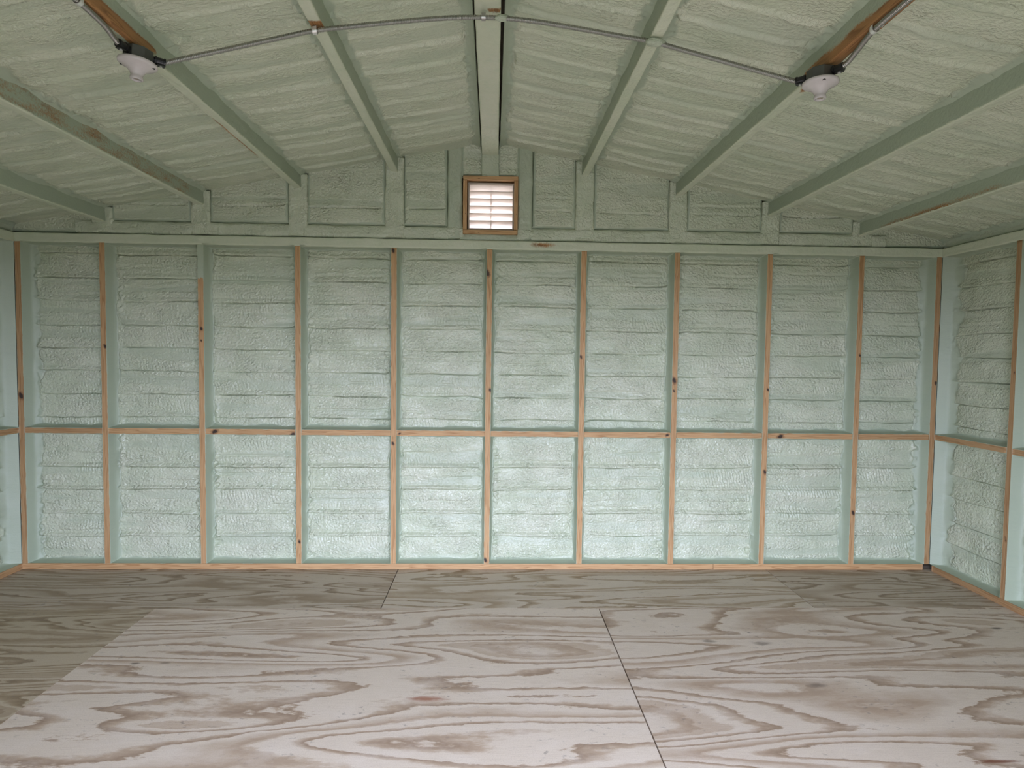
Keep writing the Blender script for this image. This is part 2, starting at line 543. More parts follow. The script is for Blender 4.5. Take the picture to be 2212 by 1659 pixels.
    return raw_mesh(name, P.reshape(-1, 3), fc, mat, parent, smooth=True, uv=uv.reshape(-1, 2), attrs=dict(skin=skin))

def stud_cover(seed, edge=0.06, topl=None):
    def fn(A, T):
        e = np.abs(T)
        c = sstep(0.5 - edge * 2.2, 0.5, e + 0.05 * perlin(A * 25, np.sign(T) * 2.7, seed)) * 0.9
        c = np.where(e > 0.5, 1.0, c)
        if topl is not None:
            c = np.maximum(c, sstep(topl - 0.012, topl + 0.012, A + 0.01 * perlin(A * 60, T * 3, seed)))
        return c
    return fn

XW = 2.975                       # inner faces of the side walls' studs
UP = [2.027, 1.871, 1.726, 1.571, 1.425, 1.276, 1.126, 0.978]
LOW = [0.660, 0.511, 0.350, 0.200]
ZT, ZN = 2.086, 0.896            # underside of the top plate, middle of the blocking

# ------------------------------------------------------------------ shell: back wall
HOLE = (-0.136, 0.148, 2.220, 2.503)
V, F = join([box(-3.2, HOLE[0], 0.142, 0.165, -0.1, 2.95), box(HOLE[1], 3.2, 0.142, 0.165, -0.1, 2.95),
             box(HOLE[0], HOLE[1], 0.142, 0.165, -0.1, HOLE[2]), box(HOLE[0], HOLE[1], 0.142, 0.165, HOLE[3], 2.95)])
wall_back = structure(raw_mesh('wall_back', V, F, M_SIDING))

studs = {-5: (-2.957, None), 5: (2.957, None)}
KN = {-5: [(1.077, 0.0, 0.03)], -4: [(1.396, 0.25, 0.018)], -3: [(1.515, 0.05, 0.016), (1.44, 0.0, 0.010)], -2: [(0.144, 0.1, 0.016)], -1: [(2.030, -0.15, 0.02), (0.79, -0.1, 0.016)],
      0: [(1.896, -0.35, 0.03), (1.142, 0.35, 0.017), (0.024, -0.2, 0.02)], 1: [(1.365, -0.25, 0.016)], 2: [(1.218, -0.1, 0.026), (1.15, -0.1, 0.012)],
      3: [(1.163, 0.3, 0.013), (0.617, 0.2, 0.02)], 4: [(1.396, 0.25, 0.013), (0.346, 0.1, 0.02)], 5: [(1.218, 0.3, 0.018)]}
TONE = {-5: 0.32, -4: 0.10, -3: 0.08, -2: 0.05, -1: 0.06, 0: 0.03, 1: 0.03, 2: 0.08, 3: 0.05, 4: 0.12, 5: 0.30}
for k in range(-5, 6):
    x = -2.957 if k == -5 else 2.957 if k == 5 else k * S
    top_cover = 1.835 if k == -3 else None
    o = bar('wall_stud', (x, 0, 0.038), (x, 0, ZT), (0, -1, 0), 0.038, 0.135, M_WOOD, wall_back, seed=100 + k,
            cover=stud_cover(200 + k, 0.05, top_cover), knots=KN.get(k, ()), tone=TONE[k])
    if k == -3:
        o['label'] = 'pine stud with its top end buried in foam'
NK = {-3: [(0.059, 0.0, 0.026), (0.555, 0.35, 0.022)], -1: [(0.02, 0.1, 0.012)], 1: [(0.55, 0.0, 0.016)], 3: [(0.085, 0.1, 0.026)]}
for k in range(-5, 5):
    a = -2.938 if k == -5 else k * S + 0.019
    b = 2.938 if k == 4 else (k + 1) * S - 0.019
    bar('blocking', (a, 0.0015, ZN), (b, 0.0015, ZN), (0, -1, 0), 0.038, 0.135, M_WOOD, wall_back, seed=300 + k,
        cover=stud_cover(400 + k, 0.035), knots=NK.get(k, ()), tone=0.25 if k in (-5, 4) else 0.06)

def plate_cover(seed):
    def fn(A, T):
        c = np.where(T > 0.5, 1.0 - 0.9 * sstep(0.12, 0.3, perlin(A * 3.2, 0.4 + 0 * T, seed)), 0.0)
        return np.where(np.abs(T) <= 0.5, 0.0 + 0.5 * sstep(0.42, 0.5, T) * sstep(0.0, 0.4, perlin(A * 9, 0 * T, seed + 1)), c)
    return fn
bar('bottom_plate', (1.505, -0.002, 0.019), (-2.975, -0.002, 0.019), (0, -1, 0), 0.038, 0.137, M_WOOD, wall_back, seed=501, cover=plate_cover(9), tone=0.04)
bar('bottom_plate', (2.93, -0.003, 0.019), (1.507, -0.003, 0.019), (0, -1, 0), 0.038, 0.137, M_WOOD, wall_back, seed=522, cover=plate_cover(12), tone=0.0)
def top_plate_cover(A, T):
    return 1.0 - 0.75 * np.exp(-((A - 3.33) / 0.10) ** 2 - ((T + 0.1) / 0.35) ** 2)
bar('top_plate', (-2.99, -0.004, 2.113), (2.99, -0.004, 2.113), (0, -1, 0), 0.058, 0.13, M_RAFTER, wall_back, r=0.008, amp=0.004, seed=530, cover=top_plate_cover, nface=6)
for ga, gb, gs in ((-2.6, -0.168, 540), (0.174, 2.6, 541)):
    bar('gable_plate', (ga, 0.004, 2.187), (gb, 0.004, 2.187), (0, -1, 0), 0.082, 0.13, M_FOAM, wall_back, r=0.022, amp=0.012, seed=gs, nface=6, step=0.010, skin=0.7)

# foam bays of the back wall
E_LOW = ((0.006, 0.022), (0.006, 0.022), (0.004, 0.018), (0.004, 0.015))
E_UP = ((0.006, 0.022), (0.006, 0.022), (0.007, 0.022), (0.005, 0.014))
for k in range(-5, 5):
    a = -2.938 if k == -5 else k * S + 0.019
    b = 2.938 if k == 4 else (k + 1) * S - 0.019
    eu, el = list(E_UP), list(E_LOW)
    if k == -5: eu[0] = el[0] = (0.012, 0.05)
    if k == 4: eu[1] = el[1] = (0.012, 0.05)
    z0 = ZN + 0.019
    foam_panel('foam_panel', wall_back, M_FOAM, (a, 0, z0), (1, 0, 0), (0, 0, 1), (0, -1, 0), b - a, ZT - z0, 1000 + k,
               creases=[c - z0 for c in UP], edges=eu, wr=1.4, lump=1.4, ripple=0.9, bead=0.35, crack=1.0)
    foam_panel('foam_panel', wall_back, M_FOAM, (a, 0, 0.038), (1, 0, 0), (0, 0, 1), (0, -1, 0), b - a, ZN - 0.019 - 0.038, 1100 + k,
               creases=[c - 0.038 + (0.002 * k) for c in LOW], edges=el, wr=2.3, lump=2.2, ripple=1.6, bead=1.4, crack=0.85, recess=0.080)

# gable: foam-coated studs and bays over the plate
GX = [k * S for k in range(-4, 5)]
for i, x in enumerate(GX):
    zt = zr(x) + 0.09
    z0 = 2.15 if i not in (4,) else 2.535
    w, w1 = (0.125, 0.118) if i not in (0, 8) else (0.14, 0.13)
    if i == 4:
        w, w1 = 0.112, 0.106
    bar('gable_stud', (x, 0.004 if i != 4 else -0.004, z0), (x, 0.0 if i != 4 else -0.004, zt), (0, -1, 0), w, 0.12, M_FOAM, wall_back, r=0.016 if i != 4 else 0.006, amp=0.010 if i != 4 else 0.003, seed=600 + i, nface=8, step=0.008, w1=w1, skin=0.8 if i != 4 else 0.45)
for sx in (-1, 1):
    bar('gable_stud', (sx * 0.225, 0.008, 2.15), (sx * 0.225, 0.008, 2.745), (0, -1, 0), 0.095, 0.12, M_FOAM, wall_back, r=0.018, amp=0.010, seed=620 + sx, step=0.008)
bar('gable_plate', (-0.2, 0.01, 2.165), (0.2, 0.01, 2.165), (0, -1, 0), 0.05, 0.12, M_FOAM, wall_back, r=0.018, amp=0.008, seed=630)
bays = []
for k in range(-5, 5):
    a = k * S + 0.055 if k > -5 else -3.05
    b = (k + 1) * S - 0.055 if k < 4 else 3.05
    if k == -1: b = -0.27
    if k == 0: a = 0.27
    bays.append((k, a, b))
bays.append((50, -0.19, -0.04)); bays.append((51, 0.04, 0.19))
for k, a, b in bays:
    z0 = 2.225
    if k >= 50: z0 = 2.545
    H = max(zr(a), zr(b)) + 0.10 - z0
    if k in (-5, 4): z0, H = 2.145, 0.12 + 0.0
    ht = (lambda a, z0: (lambda U: np.maximum(zr_np(a + U) + 0.10 - z0, 0.02)))(a, z0)
    def zr_np(x): return 2.68 - 0.19 * np.abs(x)
    foam_panel('gable_foam_panel', wall_back, M_FOAM, (a, -0.020 if k not in (-5, 4) else 0.0, z0), (1, 0, 0), (0, 0, 1), (0, -1, 0), b - a, H, 1300 + k,
               creases=[2.335 - z0] if k not in (-5, 4, 50, 51) else [], recess=0.030, top=-0.030, gap=0.035,
               edges=((0.003, 0.02), (0.003, 0.02), (0.003, 0.016), None), wr=0.4, htop=ht, crack=1.1, lump=0.5, step=0.006)

# ------------------------------------------------------------------ shell: side walls
for sgn, nm in ((-1, 'wall_left'), (1, 'wall_right')):
    x = sgn * XW
    V, F = box(min(x + sgn * 0.142, x + sgn * 0.165), max(x + sgn * 0.142, x + sgn * 0.165), FRONT_Y - 0.1, 0.165, -0.1, 2.6)
    wl = structure(raw_mesh(nm, V, F, M_SIDING))
    n = (-sgn, 0, 0)
    ys = [-0.592 - S * i for i in range(7)]
    edges_y = [-0.0] + ys + [FRONT_Y]
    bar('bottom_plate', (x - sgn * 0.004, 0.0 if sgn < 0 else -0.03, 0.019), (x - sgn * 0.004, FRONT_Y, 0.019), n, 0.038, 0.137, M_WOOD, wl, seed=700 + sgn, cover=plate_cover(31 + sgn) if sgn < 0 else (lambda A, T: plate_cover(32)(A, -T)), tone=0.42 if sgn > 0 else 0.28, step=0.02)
    bar('top_plate', (x - sgn * 0.004, 0.02, 2.113), (x - sgn * 0.004, FRONT_Y, 2.113), n, 0.058, 0.13, M_RAFTER, wl, r=0.008, amp=0.004, seed=710 + sgn, cover=1.0, step=0.02)
    bar('gable_plate', (x - sgn * -0.02, 0.02, 2.175), (x - sgn * -0.02, FRONT_Y, 2.175), n, 0.06, 0.11, M_FOAM, wl, r=0.015, amp=0.008, seed=715 + sgn, step=0.02)
    for i, y in enumerate(ys):
        kn = [(0.35 + 0.5 * i, 0.1, 0.015), (1.3, 0.2, 0.012)] if i < 3 else ()
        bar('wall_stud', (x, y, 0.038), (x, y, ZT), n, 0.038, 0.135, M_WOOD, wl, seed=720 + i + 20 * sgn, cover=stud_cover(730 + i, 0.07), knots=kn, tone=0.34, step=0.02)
    for i in range(len(edges_y) - 1):
        a = edges_y[i] - (0.019 if i else 0.0)
        b = edges_y[i + 1] + (0.019 if i < len(edges_y) - 2 else 0.0)
        st = 0.006 if i < 2 else 0.03
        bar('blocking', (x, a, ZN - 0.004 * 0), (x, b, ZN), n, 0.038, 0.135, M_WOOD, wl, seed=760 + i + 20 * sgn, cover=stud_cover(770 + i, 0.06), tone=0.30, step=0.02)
        e0 = (0.03, 0.085) if i == 0 else (0.012, 0.05)
        for z0, z1, cr, sd, el in ((ZN + 0.019, ZT, UP, 1400, E_UP), (0.038, ZN - 0.019, LOW, 1450, E_LOW)):
            foam_panel('foam_panel', wl, M_FOAM, (x, a, z0), (0, -1, 0), (0, 0, 1), n, a - b, z1 - z0, sd + i + 20 * (sgn + 2), step=st,
                       creases=[c - z0 for c in cr], edges=(e0, (0.010, 0.04), el[2], el[3]), wr=1.5 if z0 > 0.5 else 2.2, lump=2.0, ripple=0.9, bead=0.3, top=-0.004)

# ------------------------------------------------------------------ shell: front wall with the open doorway behind the viewer
V, F = join([box(-3.15, DOOR_X - DOOR_W / 2, FRONT_Y - 0.14, FRONT_Y, -0.1, 3.0), box(DOOR_X + DOOR_W / 2, 3.15, FRONT_Y - 0.14, FRONT_Y, -0.1, 3.0),
             box(DOOR_X - DOOR_W / 2, DOOR_X + DOOR_W / 2, FRONT_Y - 0.14, FRONT_Y, DOOR_H, 3.0)])
structure(raw_mesh('wall_front', V, F, M_SIDING))

# ------------------------------------------------------------------ shell: ceiling
V, F = [], []
pro = [(-3.3, zr(3.3) + 0.20), (0, zr(0) + 0.20), (3.3, zr(3.3) + 0.20)]
for (x, z) in pro:
    for y in (0.4, FRONT_Y - 1.0):  # unseen front overhang, lengthened to keep sky light off near floor and ceiling
        for dz in (0, 0.04):
            V.append((x, y, z + dz))
for i in range(2):
    a, b = i * 4, i * 4 + 4
    F += [(a, b, b + 2, a + 2), (a + 1, a + 3, b + 3, b + 1), (a, a + 1, b + 1, b), (a + 2, b + 2, b + 3, a + 3)]
F += [(0, 2, 3, 1), (8, 9, 11, 10)]
ceiling = structure(raw_mesh('ceiling', V, F, M_SIDING))
YF = FRONT_Y + 0.01

def rafter_cover(k):
    def fn(A, T):
        c = np.ones_like(A)                       # A runs from the back wall towards the viewer
        n = perlin(A * 7, T * 2.0, 900 + k)
        if k == -2:
            bare = sstep(1.72, 1.78, A + 0.05 * T) * sstep(0.9, 0.5, np.abs(T - 0.75))
            c = c - bare
            c = c - 0.62 * sstep(0.55, 0.7, A) * sstep(1.25, 1.1, A) * (np.abs(T + 0.42) < 0.22)
        if k == 2:
            bare = sstep(1.58, 1.66, A + 0.02 * T) * sstep(1.75, 0.95, -T + 0.25 * n) * sstep(1.2, 0.6, T)
            c = c - bare
            c = c - 0.85 * np.exp(-((A - 1.60) / 0.03) ** 2 - ((T - 0.1) / 0.3) ** 2)
        if k == -1:
            c = c - 1.0 * np.exp(-((A - 1.745) / 0.03) ** 4) * (np.abs(T) < 0.62)
        if k == -3:
            c = c - 0.50 * sstep(0.5, 0.7, T) * sstep(3.4, 2.6, T) * sstep(0.05, 0.25, A) * (0.8 + 0.5 * n)
        if k == 4:
            c = c - 0.72 * np.exp(-((A - 0.72) / 0.55) ** 4) * (0.85 + 0.3 * n) * sstep(0.45, 0.55, -T) * sstep(1.75, 0.65, -T)
        if k == 0:
            c = c - 0.8 * np.exp(-((A - 1.66) / 0.018) ** 2) * sstep(0.2, 0.5, n + 0.45)
        return c
    return fn
# a rafter's t axis: wd = axis x face = (-Y) x (-Z) = +X, so t > 0 looks towards +X
for k in range(-4, 5):
    if k == 0:
        o = bar('ridge_beam', (-0.002, 0.02, zr(0)), (-0.010, YF, zr(0)), (0, 0, -1), 0.104, 0.20, M_RAFTER, ceiling, r=0.006, amp=0.004, seed=800, cover=rafter_cover(0), w1=0.088)
        o['label'] = 'broad foam-coated ridge beam along the peak of the ceiling'
        continue
    o = bar('rafter', (k * S, 0.02, zr(k * S)), (k * S, YF, zr(k * S)), (0, 0, -1), 0.046, 0.20, M_RAFTER, ceiling, r=0.006, amp=0.004, seed=800 + k, cover=rafter_cover(k), tone=0.0)
    if k in (-2, 2):
        o['label'] = 'rafter with bare orange wood showing near the ' + ('left' if k < 0 else 'right') + ' lamp holder'
def roof_bay(xa, xb, seed):
    sg = 1 if xb > 0 else -1
    dx, dz = (xb - xa), zr(xb) - zr(xa)
    W = math.hypot(dx, dz)
    ud = np.array([dx / W, 0, dz / W]); nd = np.array([ud[2], 0, -ud[0]])
    if nd[2] > 0: nd = -nd
    rnd = random.Random(seed)
    E = ((0.004, 0.05), (0.004, 0.05), None, None)
    for y0, y1, st, vst in ((0.03, -2.35, 0.0075, 0.0065), (-2.35, YF, 0.03, 0.04)):
        L = y0 - y1
        cr, v = [], rnd.uniform(0.1, 0.25)
        while v < L - 0.1:
            cr.append(v); v += rnd.uniform(0.13, 0.19)
        foam_panel('foam_panel', ceiling, M_FOAM_CEIL, (xa, y0, zr(xa)), ud, (0, -1, 0), nd, W, L, seed + (0 if y0 > 0 else 77), step=st, vstep=vst,
                   recess=0.088, top=-0.066, creases=cr, edges=(E[0], E[1], E[2] if y0 > 0 else None, None), wr=1.3, lump=1.6, ripple=0.8, bead=1.1, crack=0.75)
xs = [-2.99] + [k * S for k in range(-4, 5)] + [2.99]
for i in range(10):
    a, b = xs[i], xs[i + 1]
    a += 0.0 if i == 0 else (0.046 if abs(a) < 0.01 else 0.020)
    b -= 0.0 if i == 9 else (0.050 if abs(b) < 0.01 else 0.020)
    roof_bay(a, b, 2000 + i)

# ------------------------------------------------------------------ shell: floor
V, F = box(-3.12, 3.12, FRONT_Y - 0.14, 0.14, -0.06, -0.020)
floor = structure(raw_mesh('floor', V, F, flat_mat('dark_floor_joint', (0.05, 0.035, 0.022), 0.9)))
RED, DRK, BRN = (0.30, 0.11, 0.055), (0.10, 0.075, 0.055), (0.17, 0.055, 0.025)
PKN = [(-0.222, -1.519, 0.10, 0.028, RED, 0.85), (1.112, -1.02, 0.05, 0.022, DRK, 0.6), (1.38, -1.047, 0.06, 0.025, DRK, 0.55), (2.691, -0.884, 0.05, 0.012, DRK, 0.9),
       (-1.573, -1.217, 0.03, 0.010, DRK, 0.8), (-1.441, -1.214, 0.03, 0.012, DRK, 0.5), (1.807, -1.934, 0.10, 0.012, BRN, 0.9), (1.441, -1.43, 0.06, 0.025, DRK, 0.6)]
P_FRONT = mat_ply('plywood_pale', (0.665, 0.565, 0.455), (0.465, 0.35, 0.25), (0.31, 0.215, 0.145), 1.3, 1.0, PKN[:1] + PKN[4:6], 0.42)
P_FRONT2 = mat_ply('plywood_pale_flamed', (0.635, 0.535, 0.43), (0.445, 0.33, 0.235), (0.295, 0.205, 0.135), 5.9, 1.05, PKN[1:4] + PKN[6:], 0.38)
P_BACK = mat_ply('plywood_honey', (0.56, 0.475, 0.375), (0.39, 0.295, 0.195), (0.255, 0.18, 0.105), 8.4, 1.3, (), 0.15)
P_BACKL = mat_ply('plywood_brown', (0.50, 0.415, 0.32), (0.335, 0.25, 0.165), (0.21, 0.145, 0.088), 3.2, 1.5, (), 0.10)
P_SIDE = mat_ply('plywood_close_grained', (0.49, 0.405, 0.29), (0.34, 0.255, 0.16), (0.22, 0.155, 0.09), 12.7, 1.7, (), 0.10)

def sheet(x0, x1, y0, y1, mat, gx0=0.0015, gx1=0.0015, gy0=0.0002, gy1=0.0002, dz=0.0):
    x0, x1, y0, y1 = x0 + gx0, x1 - gx1, y0 + gy0, y1 - gy1
    b = 0.0005
    V = [(x0, y0, -0.02), (x1, y0, -0.02), (x1, y1, -0.02), (x0, y1, -0.02), (x0, y0, -b), (x1, y0, -b), (x1, y1, -b), (x0, y1, -b),
         (x0 + b, y0 + b, 0), (x1 - b, y0 + b, 0), (x1 - b, y1 - b, 0), (x0 + b, y1 - b, 0)]
    V = [(x, y, z + dz) for x, y, z in V]
    F = [(0, 3, 2, 1), (8, 9, 10, 11)]
    for a in (0, 4):
        for i in range(4):
            j = (i + 1) % 4
            F.append((a + i, a + j, a + 4 + j, a + 4 + i))
    return raw_mesh('plywood_sheet', V, F, mat, floor, uv=[(p[0], p[1]) for p in V])
YR, YS = -0.6186, -1.98
sheet(-3.1, -0.577, YR, 0.13, P_BACKL, gx1=0.0025)
sheet(-0.577, 1.863, YR, 0.13, P_BACK, gx0=0.0025, gx1=0.0022)
sheet(1.863, 3.1, YR, 0.13, P_BACKL, gx0=0.0022)
sheet(-3.1, -1.8052, YS, YR, P_SIDE, gx1=0.0004, gy1=0.0002)
sheet(-1.8052, 0.6348, YS, YR, P_FRONT, gx0=0.0004, gx1=0.0028, gy1=0.0002)
sheet(0.6348, 3.1, YS, YR, P_FRONT2, gx0=0.0028, gy1=0.0002)
sheet(-3.1, -0.6, YS - 1.2192, YS, P_FRONT2)
sheet(-0.6, 1.84, YS - 1.2192, YS, P_FRONT)
sheet(1.84, 3.1, YS - 1.2192, YS, P_FRONT2)
sheet(-3.1, 0.62, FRONT_Y - 0.14, YS - 1.2192, P_FRONT)
sheet(0.62, 3.1, FRONT_Y - 0.14, YS - 1.2192, P_FRONT2)

V, F = box(-60, 60, -60, 60, -0.5, -0.30)
structure(raw_mesh('ground', V, F, mat_ground()))

# ------------------------------------------------------------------ gable vent
vent = tag(empty('gable_vent', (0.002, 0, 2.18)), 'backlit cream louvred vent in a pine frame under the ridge', 'vent')
VX0, VX1, VZ0, VZ1, FW = -0.172, 0.178, 2.181, 2.545, 0.0245
def vbar(nm, p0, p1, w, seed, face=(0, -1, 0)):
    o = bar(nm, p0, p1, face, w, 0.085, M_WOOD, None, seed=seed, tone=0.0, knots=[(0.1, 0.2, 0.004)], cover=lambda A, T: np.where(np.abs(T) > 0.5, 0.0, 0.35 * sstep(0.3, 0.5, T * (1 if seed % 2 else -1))), step=0.01)
    o.parent = vent
    o.matrix_parent_inverse = Matrix.Translation(-Vector(vent.location))
    return o
yf = -0.016
vbar('frame_board', (VX0, yf, VZ1 - FW / 2), (VX1, yf, VZ1 - FW / 2), FW, 901)
vbar('frame_board', (VX0, yf, VZ0 + FW / 2), (VX1, yf, VZ0 + FW / 2), FW, 903)
vbar('frame_board', (VX0 + FW / 2, yf + 0.001, VZ0 + FW), (VX0 + FW / 2, yf + 0.001, VZ1 - FW), FW, 905)
vbar('frame_board', (VX1 - FW / 2, yf + 0.001, VZ0 + FW), (VX1 - FW / 2, yf + 0.001, VZ1 - FW), FW, 907)
def vpart(nm, V, F, mat, smooth=False):
    o = raw_mesh(nm, V, F, mat, None, smooth=smooth)
    o.parent = vent
    o.matrix_parent_inverse = Matrix.Translation(-Vector(vent.location))
    return o
LX0, LX1, LZ0, LZ1 = -0.142, 0.154, 2.212, 2.510
t = 0.009
yv = 0.016
V, F = join([box(LX0, LX0 + t, yv, 0.141, LZ0, LZ1), box(LX1 - t, LX1, yv, 0.141, LZ0, LZ1),
             box(LX0 + t, LX1 - t, yv, 0.141, LZ1 - t, LZ1), box(LX0 + t, LX1 - t, yv, 0.141, LZ0, LZ0 + t)])
vpart('louvre_frame', V, F, M_VENTFRAME)
nsl = 6
ph = (LZ1 - LZ0 - 2 * t) / nsl
for i in range(nsl):
    za = LZ1 - t - (i + 1) * ph
    V = []
    n = 8
    for a in range(n + 1):
        q = a / n
        y = yv + 0.018 + 0.040 * (1 - q) ** 1.0 + 0.006 * math.sin(q * math.pi)
        z = za - 0.002 + (ph + 0.010) * q
        for x in (LX0 + t, LX1 - t):
            V.append((x, y, z))
    for a in range(n + 1):
        x, y, z = V[2 * a]
        V.append((x, y + 0.0022, z)); V.append((V[2 * a + 1][0], y + 0.0022, z))
    F = []
    o2 = 2 * (n + 1)
    for a in range(n):
        F.append((2 * a, 2 * a + 1, 2 * a + 3, 2 * a + 2))
        F.append((o2 + 2 * a, o2 + 2 * a + 2, o2 + 2 * a + 3, o2 + 2 * a + 1))
    F += [(0, o2, o2 + 1, 1), (2 * n, 2 * n + 1, o2 + 2 * n + 1, o2 + 2 * n)]
    sl = vpart('slat', V, F, M_SLAT, smooth=True)
    for hw, dy in ((0.0035, 0.0),):      # stiffening rib on the outer face of the slat
        RV = []
        for a in range(n + 1):
            x, y, z = V[2 * a]
            RV += [(0.006 - hw, y + 0.0023, z), (0.006 + hw, y + 0.0023, z), (0.006 + hw, y + 0.014, z), (0.006 - hw, y + 0.014, z)]
        RF = [(0, 1, 2, 3), (4 * n, 4 * n + 3, 4 * n + 2, 4 * n + 1)]
        for a in range(n):
            for q in range(4):
                RF.append((4 * a + q, 4 * a + 4 + q, 4 * a + 4 + (q + 1) % 4, 4 * a + (q + 1) % 4))
        rb = raw_mesh('rib', RV, RF, M_VENTFRAME, sl)
# ------------------------------------------------------------------ lamp holders
def lamp_holder(loc, tilt, spin, label):
    root = empty('lamp_holder', loc)          # origin at the rim of the junction box, below the rafter
    root.rotation_euler = (0, tilt, spin)
    tag(root, label, 'lamp holder', 'porcelain lamp holders on the ceiling')
    # octagonal steel box, open side down
    R = 0.048
    V, F = lathe([(0.001, 0.040), (R - 0.004, 0.040), (R, 0.036), (R, 0.0), (R + 0.003, 0.0), (R + 0.003, -0.003), (0.02, -0.003)], 8)
    raw_mesh('junction_box', V, F, M_BOX, root)
    prof = [(0.020, -0.002), (0.058, -0.002), (0.0605, -0.004), (0.0612, -0.008), (0.060, -0.0125), (0.057, -0.0150), (0.050, -0.0175), (0.040, -0.0225), (0.030, -0.030), (0.0235, -0.038),
            (0.0190, -0.046), (0.0185, -0.050), (0.0198, -0.053), (0.0205, -0.056), (0.0205, -0.061), (0.0190, -0.0635), (0.0150, -0.0635), (0.0142, -0.061), (0.0142, -0.040), (0.001, -0.039)]
    V, F = lathe(prof, 48)
    body = raw_mesh('porcelain_body', V, F, M_PORCELAIN, root, smooth=True)
    V, F = lathe([(0.0139, -0.041), (0.0139, -0.058), (0.0128, -0.0585), (0.0128, -0.043), (0.001, -0.043)], 32)
    raw_mesh('screw_shell', V, F, M_BRASS, body, smooth=True)
    V, F = lathe([(0.0055, -0.043), (0.0065, -0.054), (0.004, -0.0575), (0.0005, -0.058)], 16)
    raw_mesh('centre_contact', V, F, M_BRASS, body, smooth=True)
    for a in (0.0, math.pi):
        cx, cy = 0.0505 * math.cos(a), 0.0505 * math.sin(a)
        V, F = lathe([(0.0056, -0.0150), (0.0056, -0.0178), (0.0042, -0.0181), (0.0042, -0.0168), (0.0005, -0.0168)], 14)
        V = [(x + cx, y + cy, z - 0.0002) for x, y, z in V]
        raw_mesh('mounting_screw', V, F, M_BLACK, body)
    return root

def connector(root, ang, z=0.020, r0=0.046):
    """clamp connector where a conduit enters the box, with its screw"""
    c, s = math.cos(ang), math.sin(ang)
    def rot(V):
        return [(x * c - y * s, x * s + y * c, zz + z) for x, y, zz in V]
    V, F = lathe([(0.001, 0), (0.0125, 0), (0.0125, 0.006), (0.0155, 0.007), (0.0155, 0.013), (0.0130, 0.014), (0.0130, 0.034), (0.0150, 0.035), (0.0150, 0.040), (0.011, 0.041), (0.001, 0.041)], 16)
    V = [(r0 - 0.004 + zz, x, y) for x, y, zz in V]
    o = raw_mesh('connector', rot(V), F, M_BLACK, root, smooth=False)
    V, F = lathe([(0.001, 0.0), (0.005, 0.0), (0.005, 0.004), (0.0015, 0.005)], 12)
    V = [(r0 + 0.022 + x, y, -0.0145 - zz) for x, y, zz in V]
    raw_mesh('clamp_screw', rot(V), F, M_STRAP, o)
    V, F = box(r0 + 0.012, r0 + 0.034, -0.011, 0.011, -0.0148, -0.0118)
    raw_mesh('clamp_bar', rot(V), F, M_BLACK, o)

LL = (-1.203, -1.775, 2.400)
RL = (1.187, -1.768, 2.398)
lampL = lamp_holder(LL, math.radians(4.5), math.radians(8), 'tilted white porcelain lamp holder without bulb on the left rafter')
lampR = lamp_holder(RL, math.radians(0), math.radians(75), 'level white porcelain lamp holder without bulb on the right rafter')
connector(lampL, math.radians(30) - math.radians(8))
connector(lampL, math.radians(-105) - math.radians(8))
connector(lampR, math.radians(140) - math.radians(75))
connector(lampR, math.radians(-60) - math.radians(75))

# ------------------------------------------------------------------ flexible metal conduit
def smooth_path(pts, n):
    P = np.array(pts, float)
    d = np.concatenate([[0], np.cumsum(np.linalg.norm(np.diff(P, axis=0), axis=1))])
    tt = np.linspace(0, d[-1], n)
    m = np.zeros_like(P)
    m[1:-1] = (P[2:] - P[:-2]) / (d[2:] - d[:-2])[:, None]
    m[0] = (P[1] - P[0]) / (d[1] - d[0]); m[-1] = (P[-1] - P[-2]) / (d[-1] - d[-2])
    i = np.clip(np.searchsorted(d, tt) - 1, 0, len(d) - 2)
    h = (d[i + 1] - d[i])[:, None]; s = ((tt - d[i]) / (d[i + 1] - d[i]))[:, None]
    return (2 * s**3 - 3 * s**2 + 1) * P[i] + (s**3 - 2 * s**2 + s) * h * m[i] + (-2 * s**3 + 3 * s**2) * P[i + 1] + (s**3 - s**2) * h * m[i + 1], d[-1]

def conduit(pts, label, rad=0.0082, pitch=0.0056):
    _, L = smooth_path(pts, 10)
    per = 5
    n = int(L / pitch * per)
    C, L = smooth_path(pts, n)
    T = np.gradient(C, axis=0); T /= np.linalg.norm(T, axis=1)[:, None]
    A = np.cross(T, (0, 0, 1.0)); A /= np.linalg.norm(A, axis=1)[:, None]
    B = np.cross(T, A)
    k = 12
    ang = np.arange(k) * 2 * np.pi / k
    ph = (np.arange(n)[:, None] / per + ang[None, :] / (2 * np.pi))
    R = rad * (1 + 0.13 * np.cos(2 * np.pi * ph))
    P = C[:, None, :] + R[..., None] * (np.cos(ang)[None, :, None] * A[:, None, :] + np.sin(ang)[None, :, None] * B[:, None, :])
    o = raw_mesh('flexible_conduit', P.reshape(-1, 3), grid_faces(n, k, True), M_STEEL, None, smooth=True)
    return tag(o, label, 'conduit')

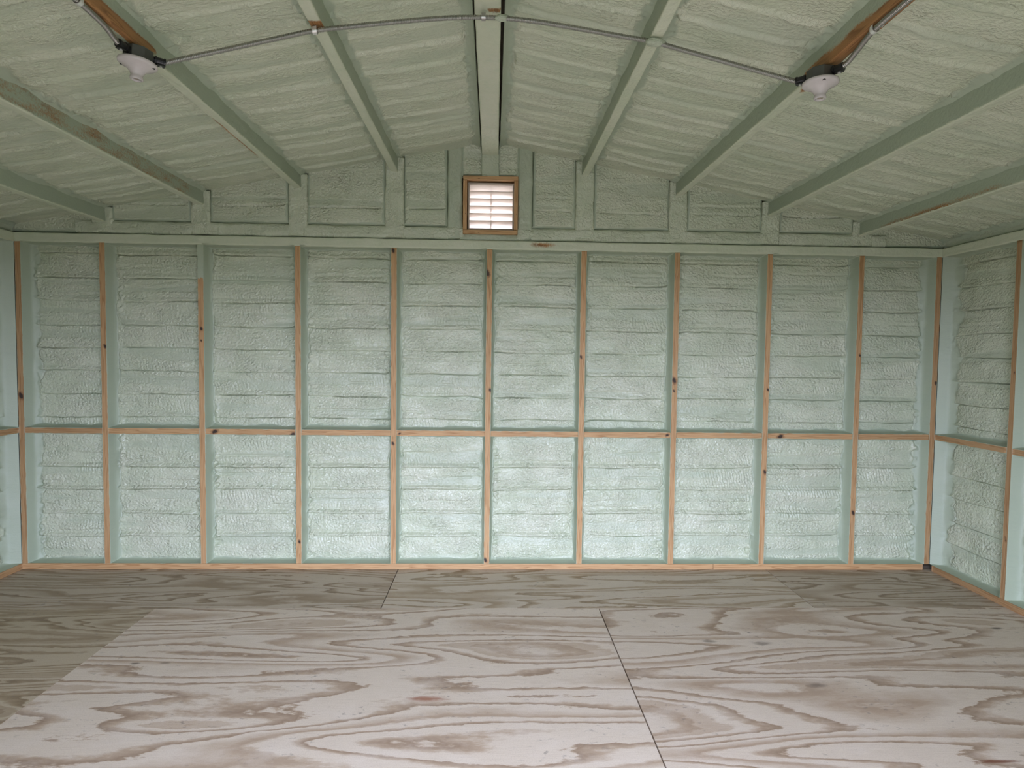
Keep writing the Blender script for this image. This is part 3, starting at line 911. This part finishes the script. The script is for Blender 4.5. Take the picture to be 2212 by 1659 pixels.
def strap(parent, p, along, mat=M_STRAP):
    """one-hole strap saddle hugging the conduit at p, nailed to the rafter"""
    n = 12
    V = []
    a = np.array(along, float); a /= np.linalg.norm(a)
    side = np.cross(a, (0, 0, 1.0)); side /= np.linalg.norm(side)
    prof = [(-0.026, 0.0105), (-0.012, 0.0105)] + [(0.0112 * math.cos(math.pi + math.pi * i / n), 0.0112 * math.sin(math.pi + math.pi * i / n)) for i in range(n + 1)] + [(0.0112, 0.0105)]
    for off in (-0.0075, 0.0075):
        for th in (0, 0.0014):
            for (s, z) in prof:
                r = math.hypot(s, min(z, 0)) or 1
                V.append(np.array(p) + a * off + side * (s * (1 + th / 0.0112 * (z <= 0.001))) + np.array([0, 0, z - th * (1 if z <= 0.001 else 1)]))
    m = len(prof)
    F = []
    for i in range(m - 1):
        F += [(i, i + 1, 2 * m + i + 1, 2 * m + i), (m + i, 3 * m + i, 3 * m + i + 1, m + i + 1), (i, m + i, m + i + 1, i + 1), (2 * m + i, 2 * m + i + 1, 3 * m + i + 1, 3 * m + i)]
    return raw_mesh('strap', V, F, mat, parent)

main = [(-1.134, -1.7355, 2.414), (-1.031, -1.732, 2.442), (-0.906, -1.727, 2.475), (-0.744, -1.724, 2.516), (-0.62, -1.722, 2.546), (-0.488, -1.709, 2.572), (-0.327, -1.69, 2.603),
        (-0.162, -1.672, 2.630), (-0.05, -1.650, 2.648), (0.032, -1.648, 2.649), (0.159, -1.664, 2.633), (0.328, -1.679, 2.603), (0.497, -1.693, 2.571), (0.597, -1.701, 2.552), (0.748, -1.706, 2.5135), (0.919, -1.710, 2.470), (1.05, -1.714, 2.4365), (1.121, -1.7155, 2.4185)]
c1 = conduit(main, 'steel flexible conduit looping over the rafters between the two lamp holders')
strap(c1, (-0.614, -1.7215, 2.547), (1, 0, 0.18))
strap(c1, (-0.02, -1.6485, 2.650), (1, 0, 0.0), M_STEEL)
# foam that was sprayed over the conduit where it crosses a rafter, and over its ridge end
def blob(parent, c, rad, seed, name='foam_lump', mat=None):
    nv, nu = 16, 24
    th = np.linspace(0, np.pi, nv)[:, None]; phi = np.linspace(0, 2 * np.pi, nu, endpoint=False)[None, :]
    d = np.stack([np.sin(th) * np.cos(phi), np.sin(th) * np.sin(phi), np.cos(th) * np.ones_like(phi)], -1)
    k = 1 + 0.22 * perlin(d[..., 0] * 2 + 5, d[..., 1] * 2 + d[..., 2] * 2, seed)
    P = np.array(c) + d * np.array(rad) * k[..., None]
    P[..., 2] = np.minimum(P[..., 2], zr_np(P[..., 0]) - 0.0058)      # it sits against the underside of the rafter
    return raw_mesh(name, P.reshape(-1, 3), grid_faces(nv, nu, True), mat or M_FOAM, parent, smooth=True, attrs=dict(skin=np.full((nv, nu), 0.3)), uv=np.stack([d[..., 0] * 0.05, d[..., 2] * 0.05], -1).reshape(-1, 2))
blob(c1, (0.607, -1.704, 2.551), (0.038, 0.017, 0.016), 4)
blob(c1, (0.048, -1.649, 2.649), (0.030, 0.013, 0.012), 5)
left = [(-1.2235, -1.853, 2.423), (-1.2225, -1.875, 2.427), (-1.214, -1.930, 2.433), (-1.209, -1.984, 2.434), (-1.205, -2.081, 2.433), (-1.206, -2.4, 2.432), (-1.207, -2.9, 2.432), (-1.21, -3.4, 2.434)]
c2 = conduit(left, 'steel flexible conduit running along the bare rafter from the left lamp holder')
strap(c2, (-1.205, -2.075, 2.434), (0, -1, 0))
right = [(1.227, -1.838, 2.4185), (1.233, -1.860, 2.424), (1.225, -1.93, 2.432), (1.206, -2.047, 2.434), (1.203, -2.213, 2.433), (1.204, -2.6, 2.432), (1.206, -3.4, 2.434)]
c3 = conduit(right, 'steel flexible conduit running along the bare rafter from the right lamp holder')
strap(c3, (1.206, -2.047, 2.435), (0, -1, 0))
